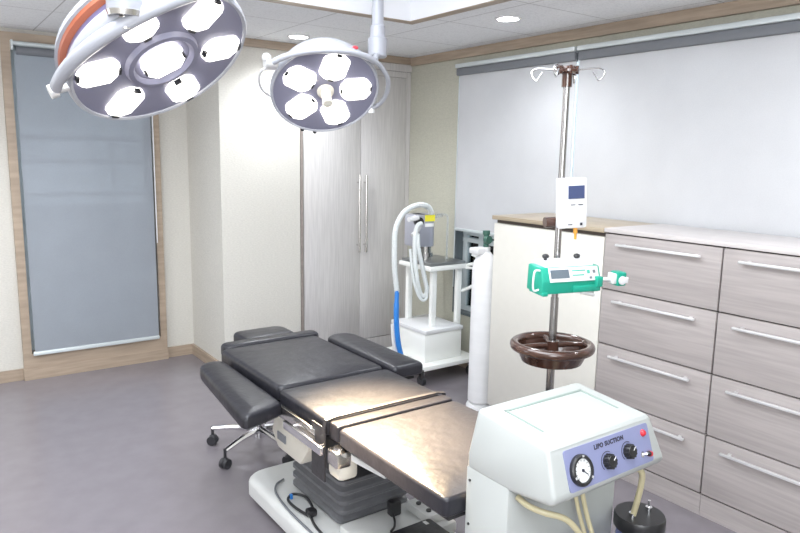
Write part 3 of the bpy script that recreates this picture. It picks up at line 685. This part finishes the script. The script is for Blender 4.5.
for x, y, z in ((-.10, .03, .165), (.09, .045, .157)):
    b = BM(); cyl(b, (x, y, .144), (x, y, z-.004), .008); ball(b, (x, y, z), .015, (1.15, 1, .8)); local(t, P, 'clamp_knob', b, 'black')
# white monitor
Q = Matrix.Translation((1.995, 1.680, 1.395)) @ Matrix.Rotation(math.radians(-24), 4, 'Z') @ Matrix.Rotation(math.radians(-3), 4, 'Y')
t = T('infusion_monitor', (2.007, 1.672, 1.395), 'small white monitor with a dark blue screen on the drip pole', 'monitor')
b = BM(); box(b, -.055, .055, -.022, .020, .0, .186, bev=.008); mb = local(t, Q, 'case', b, 'white')
b = BM(); box(b, -.022, .042, -.0245, -.0215, .110, .158); local(t, Q, 'screen', b, 'lcd_blue', mb)
b = BM(); box(b, -.012, .006, -.0240, -.0215, .086, .089); box(b, .018, .036, -.0240, -.0215, .086, .089); box(b, .026, .035, -.024, -.0215, .010, .020); box(b, -.022, -.006, -.024, -.0215, .013, .016); local(t, Q, 'marking', b, 'ink', mb)
b = BM(); cyl(b, (.008, -.024, .055), (.008, -.0215, .055), .016); local(t, Q, 'keypad', b, 'cartwhite', mb)
b = BM(); box(b, -.02, .01, .018, .045, .02, .055); cyl(b, (-.085, .045, .02), (-.045, .045, .02), .020); cyl(b, (-.045, .045, .02), (.0, .045, .02), .008); local(t, Q, 'clamp_knob', b, 'brown', mb)
b = BM(); cyl(b, (.018, 0, -.022), (.018, 0, .0), .008); cyl(b, (.018, 0, -.045), (.018, 0, -.018), .005); pl = local(t, Q, 'cable_plug', b, 'orange', mb)
b = BM(); w0 = Q @ Vector((.018, 0, -.04)); tube(b, [w0, w0+Vector((.004, -.0, -.03)), w0+Vector((.022, -.01, -.075)), w0+Vector((.018, 0, -.16))], .0025, seg=8); t.part('cable', b, 'white', mb)

# ------------------------------------------------------------------ lipo suction machine
MX0, MX1 = 1.233, 1.668
t = T('suction_machine', (1.46, 1.22, 0), 'off white suction machine on a column, with gauge and knobs', 'suction machine')
b = BM()
side = [(1.345, .952), (1.086, .930), (1.076, .920), (1.038, .806), (1.050, .785), (1.200, .764), (1.368, .764), (1.368, .812)]
prism(b, side, 'X', MX0, MX1+.004, bev=.013, seg=3)
for v in b.verts:      # flare the lower edge of the hood a little sideways
    k = max(0, min(1, (.93-v.co.z)/.13)); 
    if v.co.x > 1.46: v.co.x += .030*k
    elif v.co.z > .815: v.co.x += .012*(v.co.z-.815)/.13
head = t.part('hood', b, 'machine')
# raised tray frame on the top
def topz(y): return .952-(1.352-y)*(.026/.27)
b = BM()
x0, x1, y0, y1 = 1.300, 1.625, 1.150, 1.295
for (a0, a1, c0, c1) in ((x0, x1, y1-.010, y1), (x0, x0+.010, y0, y1), (x1-.010, x1, y0, y1)):
    vs = box(b, a0, a1, c0, c1, -.004, .004, bev=.002)
for v in b.verts: v.co.z += topz(v.co.y)
t.part('tray_rim', b, 'machine_tray', head)
# control panel: plane through the hood's front face
pA, pB = Vector((0, 1.040, .812)), Vector((0, 1.074, .914)); pdir = (pB-pA).normalized(); pn = Vector((0, -pdir.z, pdir.y))
def panel_pt(x, s, h=0): q = pA+pdir*s+pn*h; return Vector((x, q.y, q.z))
FM = Matrix(((1, 0, 0, 0), (0, pdir.y, pn.y, pA.y), (0, pdir.z, pn.z, pA.z), (0, 0, 0, 1)))      # x, s, h
b = BM(); prism(b, rrect(1.292, 1.645, .000, .106, .008), 'Z', -.001, .003); bmesh.ops.transform(b, matrix=FM, verts=b.verts)
pan = t.part('control_panel', b, 'panel', head)
b = BM(); G = FM @ Matrix.Translation((1.342, .047, 0)); lathe(b, [(.0, .001), (.0405, .001), (.0405, .012), (.037, .016), (.031, .016), (.030, .010)], G, 36)
ga = t.part('pressure_gauge', b, 'black', pan)
b = BM(); lathe(b, [(0, .011), (.030, .011)], G, 36); t.part('dial_face', b, 'dial', ga)
b = BM(); box(b, -.001, .001, -.004, .022, .0115, .013, mtx=G @ Matrix.Rotation(math.radians(-130), 4, 'Z')); lathe(b, [(0, .0145), (.004, .0145), (.004, .0115)], G, 12)
for k in range(11):
    box(b, -.0006, .0006, .023, .028, .0112, .0118, mtx=G @ Matrix.Rotation(math.radians(-135+27*k), 4, 'Z'))
t.part('dial_marks', b, 'ink', ga)
b = BM()
for k in range(3):
    box(b, -.003, .003, .033, .038, .0155, .0172, mtx=G @ Matrix.Rotation(math.radians(-10+120*k), 4, 'Z'))
t.part('bezel_screw', b, 'alu', ga)
for kx_, ks in ((1.452, .043), (1.540, .049)):
    K = FM @ Matrix.Translation((kx_, ks, 0)); b = BM(); prof = [(0, .022), (.016, .022), (.018, .018), (.019, .002)]
    lathe(b, prof, K, 18)
    for q in range(12): cyl(b, K @ Vector((.0185*math.cos(q*math.pi/6), .0185*math.sin(q*math.pi/6), .004)), K @ Vector((.0175*math.cos(q*math.pi/6), .0175*math.sin(q*math.pi/6), .020)), .0028, seg=6)
    kb = t.part('knob', b, 'black', pan)
    b = BM(); box(b, -.001, .001, .004, .017, .0222, .0232, mtx=K @ Matrix.Rotation(math.radians(-50), 4, 'Z')); t.part('pointer', b, 'white', kb)
    b = BM(); n_ = 20
    r_ = [(K @ Vector((.026*math.cos(math.radians(60+160*q/n_)), .026*math.sin(math.radians(60+160*q/n_)), .0036))) for q in range(n_+1)]
    tube(b, r_, .0011, seg=5, smooth=False); t.part('knob_scale', b, 'ink', pan)
b = BM(); K = FM @ Matrix.Translation((1.618, .082, 0)); lathe(b, [(0, .012), (.006, .011), (.0095, .006), (.0105, .002)], K, 18); t.part('red_button', b, 'red', pan)
K = FM @ Matrix.Translation((1.600, .026, 0)); b = BM(); lathe(b, [(.0, .004), (.008, .004), (.008, .002)], K, 14); cyl(b, K @ Vector((0, 0, .002)), K @ Vector((.010, 0, .012)), .0045, seg=10); sw = t.part('toggle_switch', b, 'chrome', pan)
b = BM(); ball(b, K @ Vector((.014, 0, .014)), .0075); t.part('toggle_tip', b, 'black', sw)
b = BM(); K = FM @ Matrix.Translation((1.628, .022, 0)); lathe(b, [(0, .014), (.006, .013), (.008, .008), (.008, .002)], K, 16); t.part('red_lamp', b, 'red', pan)
def text(body, size, K, name, parent, t, m='ink'):
    c = bpy.data.curves.new(name, 'FONT'); c.body = body; c.size = size; c.align_x = 'CENTER'; c.align_y = 'CENTER'; c.extrude = .0003; c.space_character = 1.15; c.offset = .0008
    o = bpy.data.objects.new(name, c); COL.objects.link(o); bpy.context.view_layer.update()
    me = bpy.data.meshes.new_from_object(o.evaluated_get(bpy.context.evaluated_depsgraph_get()))
    bpy.data.objects.remove(o); b = BM(); b.from_mesh(me); bmesh.ops.transform(b, matrix=K, verts=b.verts)
    return t.part(name, b, m, parent)
text('LIPO SUCTION', 0.0165, FM @ Matrix.Translation((1.470, .089, .0036)), 'panel_lettering', pan, t)
# column
b = BM(); prism(b, [(1.392, .775), (1.392, .0), (1.385, .02), (1.385, .02), (1.197, .02), (1.197, .775)], 'X', MX0+.001, 1.700, bev=.0)
b.free(); b = BM(); box(b, MX0, 1.700, 1.197, 1.368, .05, .775, bev=.006); col_ = t.part('column', b, 'machine')
b = BM()
for y, z in ((1.350, .735), (1.350, .60), (1.350, .35)): cyl(b, (MX0-.003, y, z), (MX0+.001, y, z), .004, seg=10)
t.part('screw', b, 'black')
b = BM(); box(b, 1.22, 1.86, .93, 1.39, .10, .135, bev=.01); t.part('jar_shelf', b, 'machine')
for x, y in ((1.27, .98), (1.81, .98), (1.27, 1.35), (1.81, 1.35)):
    b = BM(); cyl(b, (x-.012, y, .035), (x+.012, y, .035), .035); cyl(b, (x, y, .035), (x, y, .11), .01); t.part('caster', b, 'rubber')
b = BM(); tube(b, [(1.262, 1.19, .745), (1.262, 1.150, .738), (1.285, 1.115, .728), (1.325, 1.08, .715), (1.352, 1.06, .685), (1.40, 1.055, .62), (1.432, 1.06, .577)], .0085, seg=10); t.part('suction_tube', b, 'tube')
b = BM(); tube(b, [(1.455, 1.17, .78), (1.457, 1.15, .70), (1.460, 1.13, .64), (1.460, 1.10, .577)], .006, seg=10); tube(b, [(1.484, 1.17, .78), (1.486, 1.15, .70), (1.488, 1.13, .64), (1.490, 1.10, .577)], .007, seg=10); t.part('suction_tube', b, 'tube')
b = BM(); tube(b, [(1.600, 1.12, .772), (1.640, 1.10, .768), (1.672, 1.09, .745), (1.680, 1.095, .70), (1.675, 1.10, .65), (1.672, 1.108, .602)], .009, seg=10); t.part('suction_tube', b, 'tube')
def jar(x, y, zl, r, label):
    t = T('suction_jar', (x, y, .136), label, 'jar', 'suction jars on the machine shelf')
    b = BM(); lathe(b, [(0, .137), (r*.95, .137), (r, .15), (r, zl-.10), (r*.93, zl-.06), (r*.93, zl-.035), (r*.86, zl-.035), (r*.86, zl-.06), (r*.92, zl-.11), (r*.92, .16), (0, .15)], Matrix.Translation((x, y, 0)), 40); t.part('glass_body', b, 'jar')
    b = BM(); lathe(b, [(0, zl-.045), (r*1.0, zl-.045), (r*1.07, zl-.038), (r*1.07, zl-.006), (r*1.02, zl), (0, zl)], Matrix.Translation((x, y, 0)), 40); l = t.part('lid', b, 'black')
    b = BM(); cyl(b, (x+r*.55, y-r*.05, zl), (x+r*.55, y-r*.05, zl+.012), .010); cyl(b, (x+r*.55, y-r*.05, zl), (x+r*.55, y-r*.05, zl+.032), .004); t.part('nozzle', b, 'chrome', l)
    b = BM(); cyl(b, (x-r*.42, y+.005, zl), (x-r*.42, y+.005, zl+.010), .011); t.part('nozzle', b, 'chrome', l)
jar(1.702, 1.105, .600, .070, 'right suction jar, blue tinted with a black lid')
jar(1.480, 1.080, .575, .062, 'middle suction jar with black lid under the hood')

# ------------------------------------------------------------------ cart, its box and device
_before = set(o.name for o in bpy.data.objects)
t = T('equipment_cart', (3.10, 3.92, 0), 'white two shelf trolley in the corner by the window', 'cart')
b = BM(); box(b, 2.82, 3.375, 3.62, 4.20, .115, .150, bev=.006); t.part('lower_shelf', b, 'cartwhite')
b = BM(); box(b, 2.985, 3.350, 3.745, 4.15, .815, .850, bev=.008); t.part('upper_shelf', b, 'cartwhite')
for x, y in ((3.055, 3.80), (3.30, 3.80), (3.30, 4.10), (3.055, 4.10)):
    b = BM(); box(b, x-.022, x+.022, y-.018, y+.018, .15, .815, bev=.005); t.part('post', b, 'cartwhite')
for x, y in ((2.86, 3.66), (3.33, 3.66), (2.86, 4.15), (3.33, 4.15)):
    b = BM(); cyl(b, (x-.014, y, .037), (x+.014, y, .037), .037); ball(b, (x, y, .06), .024); c_ = t.part('caster', b, 'rubber')
    b = BM(); cyl(b, (x, y, .05), (x, y, .116), .012); box(b, x-.02, x+.02, y-.02, y+.02, .085, .115, bev=.004); t.part('caster_fork', b, 'chrome', c_)
b = BM(); tube(b, [(3.34, 3.76, .835), (3.36, 3.70, .85), (3.365, 3.66, .80), (3.355, 3.68, .70), (3.31, 3.765, .64)], .013, seg=10); tube(b, [(3.33, 3.75, .82), (3.355, 3.69, .83), (3.365, 3.67, .90), (3.34, 3.70, .93)], .010, seg=8)
t.part('push_handle', b, 'cartwhite')
t = T('white_box', (3.15, 3.93, .15), 'white lidded box on the trolley lower shelf', 'box')
t.part('body', B(2.915, 3.265, 3.70, 4.12, .1505, .362, bev=.005), 'cartwhite'); 
t.part('lid', B(2.908, 3.272, 3.692, 4.127, .363, .392, bev=.005), 'white')
t = T('vaporizer_unit', (3.12, 3.93, .85), 'grey medical breathing unit with yellow sticker on the trolley', 'medical device')
t.part('base_plate', B(3.0, 3.335, 3.76, 4.13, .851, .872, bev=.003), 'plate')
b = BM(); box(b, 2.935, 3.075, 3.86, 4.02, .985, 1.225, bev=.02, seg=3); cyl(b, (3.06, 3.94, .985), (3.06, 3.94, 1.225), .08); un = t.part('housing', b, 'vivid_grey')
b = BM(); cyl(b, (2.99, 3.93, .872), (2.99, 3.93, .99), .04); cyl(b, (3.09, 3.95, .872), (3.09, 3.95, .99), .045); cyl(b, (3.09, 3.95, .90), (3.09, 3.95, .93), .06); t.part('pedestal', b, 'steel')
t.part('yellow_sticker', B(3.01, 3.10, 3.854, 3.859, 1.175, 1.222), 'yellow', un)
t.part('yellow_sticker', B(3.01, 3.09, 3.855, 3.859, 1.135, 1.160), 'cartwhite', un, 'pale sticker')
b = BM(); cyl(b, (2.945, 3.86, 1.178), (2.935, 3.825, 1.178), .034); cyl(b, (2.935, 3.83, 1.178), (2.93, 3.81, 1.178), .020); t.part('dial_knob', b, 'black', un)
b = BM(); tube(b, [(3.09, 3.90, 1.21), (3.17, 3.86, 1.222), (3.215, 3.85, 1.205), (3.22, 3.85, 1.10), (3.22, 3.85, .875)], .008, seg=10, n=6); cyl(b, (3.10, 3.88, 1.205), (3.17, 3.86, 1.215), .014); t.part('glass_arm', b, 'glass')
b = BM(); cyl(b, (2.84, 3.83, 1.20), (2.93, 3.84, 1.205), .018); cyl(b, (2.90, 3.82, 1.11), (2.94, 3.84, 1.145), .022); cyl(b, (2.86, 3.81, 1.085), (2.90, 3.82, 1.11), .016); t.part('valve', b, 'white')
# corrugated hoses
def hose(t, pts, r, m='hose', name='hose', rib=True):
    b = BM(); L = sum((Vector(a)-Vector(c)).length for a, c in zip(pts, pts[1:])); n = max(8, int(L/.006/len(pts)))
    tube(b, pts, r, seg=12, n=n, rad=(lambda q: r*(1+.10*math.sin(q*L/.011*2*math.pi))) if rib else None); return t.part(name, b, m)
th = T('breathing_hose', (2.78, 3.80, .2), 'pale corrugated hose looping over the grey unit, blue lower end', 'hose')
hose(th, [(2.712, 3.78, .69), (2.692, 3.785, .85), (2.69, 3.79, 1.0), (2.705, 3.80, 1.14), (2.76, 3.80, 1.24), (2.84, 3.80, 1.29), (2.93, 3.80, 1.305), (3.02, 3.83, 1.28), (3.07, 3.86, 1.235)], .019)
hose(th, [(2.93, 3.80, 1.17), (2.87, 3.77, 1.15), (2.83, 3.74, 1.06), (2.82, 3.72, .93), (2.83, 3.70, .78), (2.86, 3.70, .68), (2.90, 3.70, .655), (2.92, 3.70, .70), (2.90, 3.71, .80), (2.85, 3.72, 1.0), (2.87, 3.76, 1.10)], .016)
hose(th, [(2.79, 3.74, 1.0), (2.80, 3.71, .80), (2.83, 3.69, .68), (2.87, 3.68, .63), (2.905, 3.68, .655), (2.90, 3.69, .76), (2.87, 3.72, .93)], .010, rib=False, name='thin_hose')
b = BM(); tube(b, [(2.740, 3.75, .215), (2.712, 3.755, .33), (2.700, 3.765, .50), (2.712, 3.78, .70)], .026, seg=14, rad=lambda q: .024 if q < .85 else .020, flat=.8); th.part('blue_sleeve', b, 'blue', label='blue lower sleeve')
b = BM(); tube(b, [(2.700, 3.77, .23), (2.682, 3.775, .36), (2.678, 3.78, .46)], .014, seg=10); th.part('white_sleeve', b, 'white')
for o in bpy.data.objects:
    if o.name not in _before and o.parent is None: o.location += Vector((.035, .07, 0))
# gas cylinder
t = T('gas_cylinder', (2.975, 3.19, 0), 'white gas cylinder standing left of the cream cabinet', 'gas cylinder')
R_ = .083
b = BM(); lathe(b, [(0, .03), (R_*.8, .03), (R_, .05), (R_, .93), (R_*.9, .985), (R_*.55, 1.03), (R_*.35, 1.05), (R_*.35, 1.08), (0, 1.08)], Matrix.Translation((2.975, 3.19, 0)), 36); t.part('body', b, 'tank')
b = BM(); lathe(b, [(0, 0), (R_*1.12, 0), (R_*1.12, .012), (R_*1.02, .03), (0, .03)], Matrix.Translation((2.975, 3.19, 0)), 36); t.part('foot_ring', b, 'tank')
b = BM(); cyl(b, (2.975, 3.19, 1.08), (2.975, 3.19, 1.16), .018); cyl(b, (2.975, 3.19, 1.12), (3.02, 3.19, 1.12), .013); cyl(b, (2.965, 3.15, 1.13), (2.965, 3.18, 1.13), .026); cyl(b, (2.975, 3.19, 1.16), (2.975, 3.19, 1.185), .024); t.part('valve', b, 'valve')
b = BM(); cyl(b, (2.93, 3.23, 1.02), (2.94, 3.23, 1.07), .03); box(b, 2.89, 3.0, 3.17, 3.26, 1.035, 1.075, bev=.01); t.part('cap_sleeve', b, 'white')
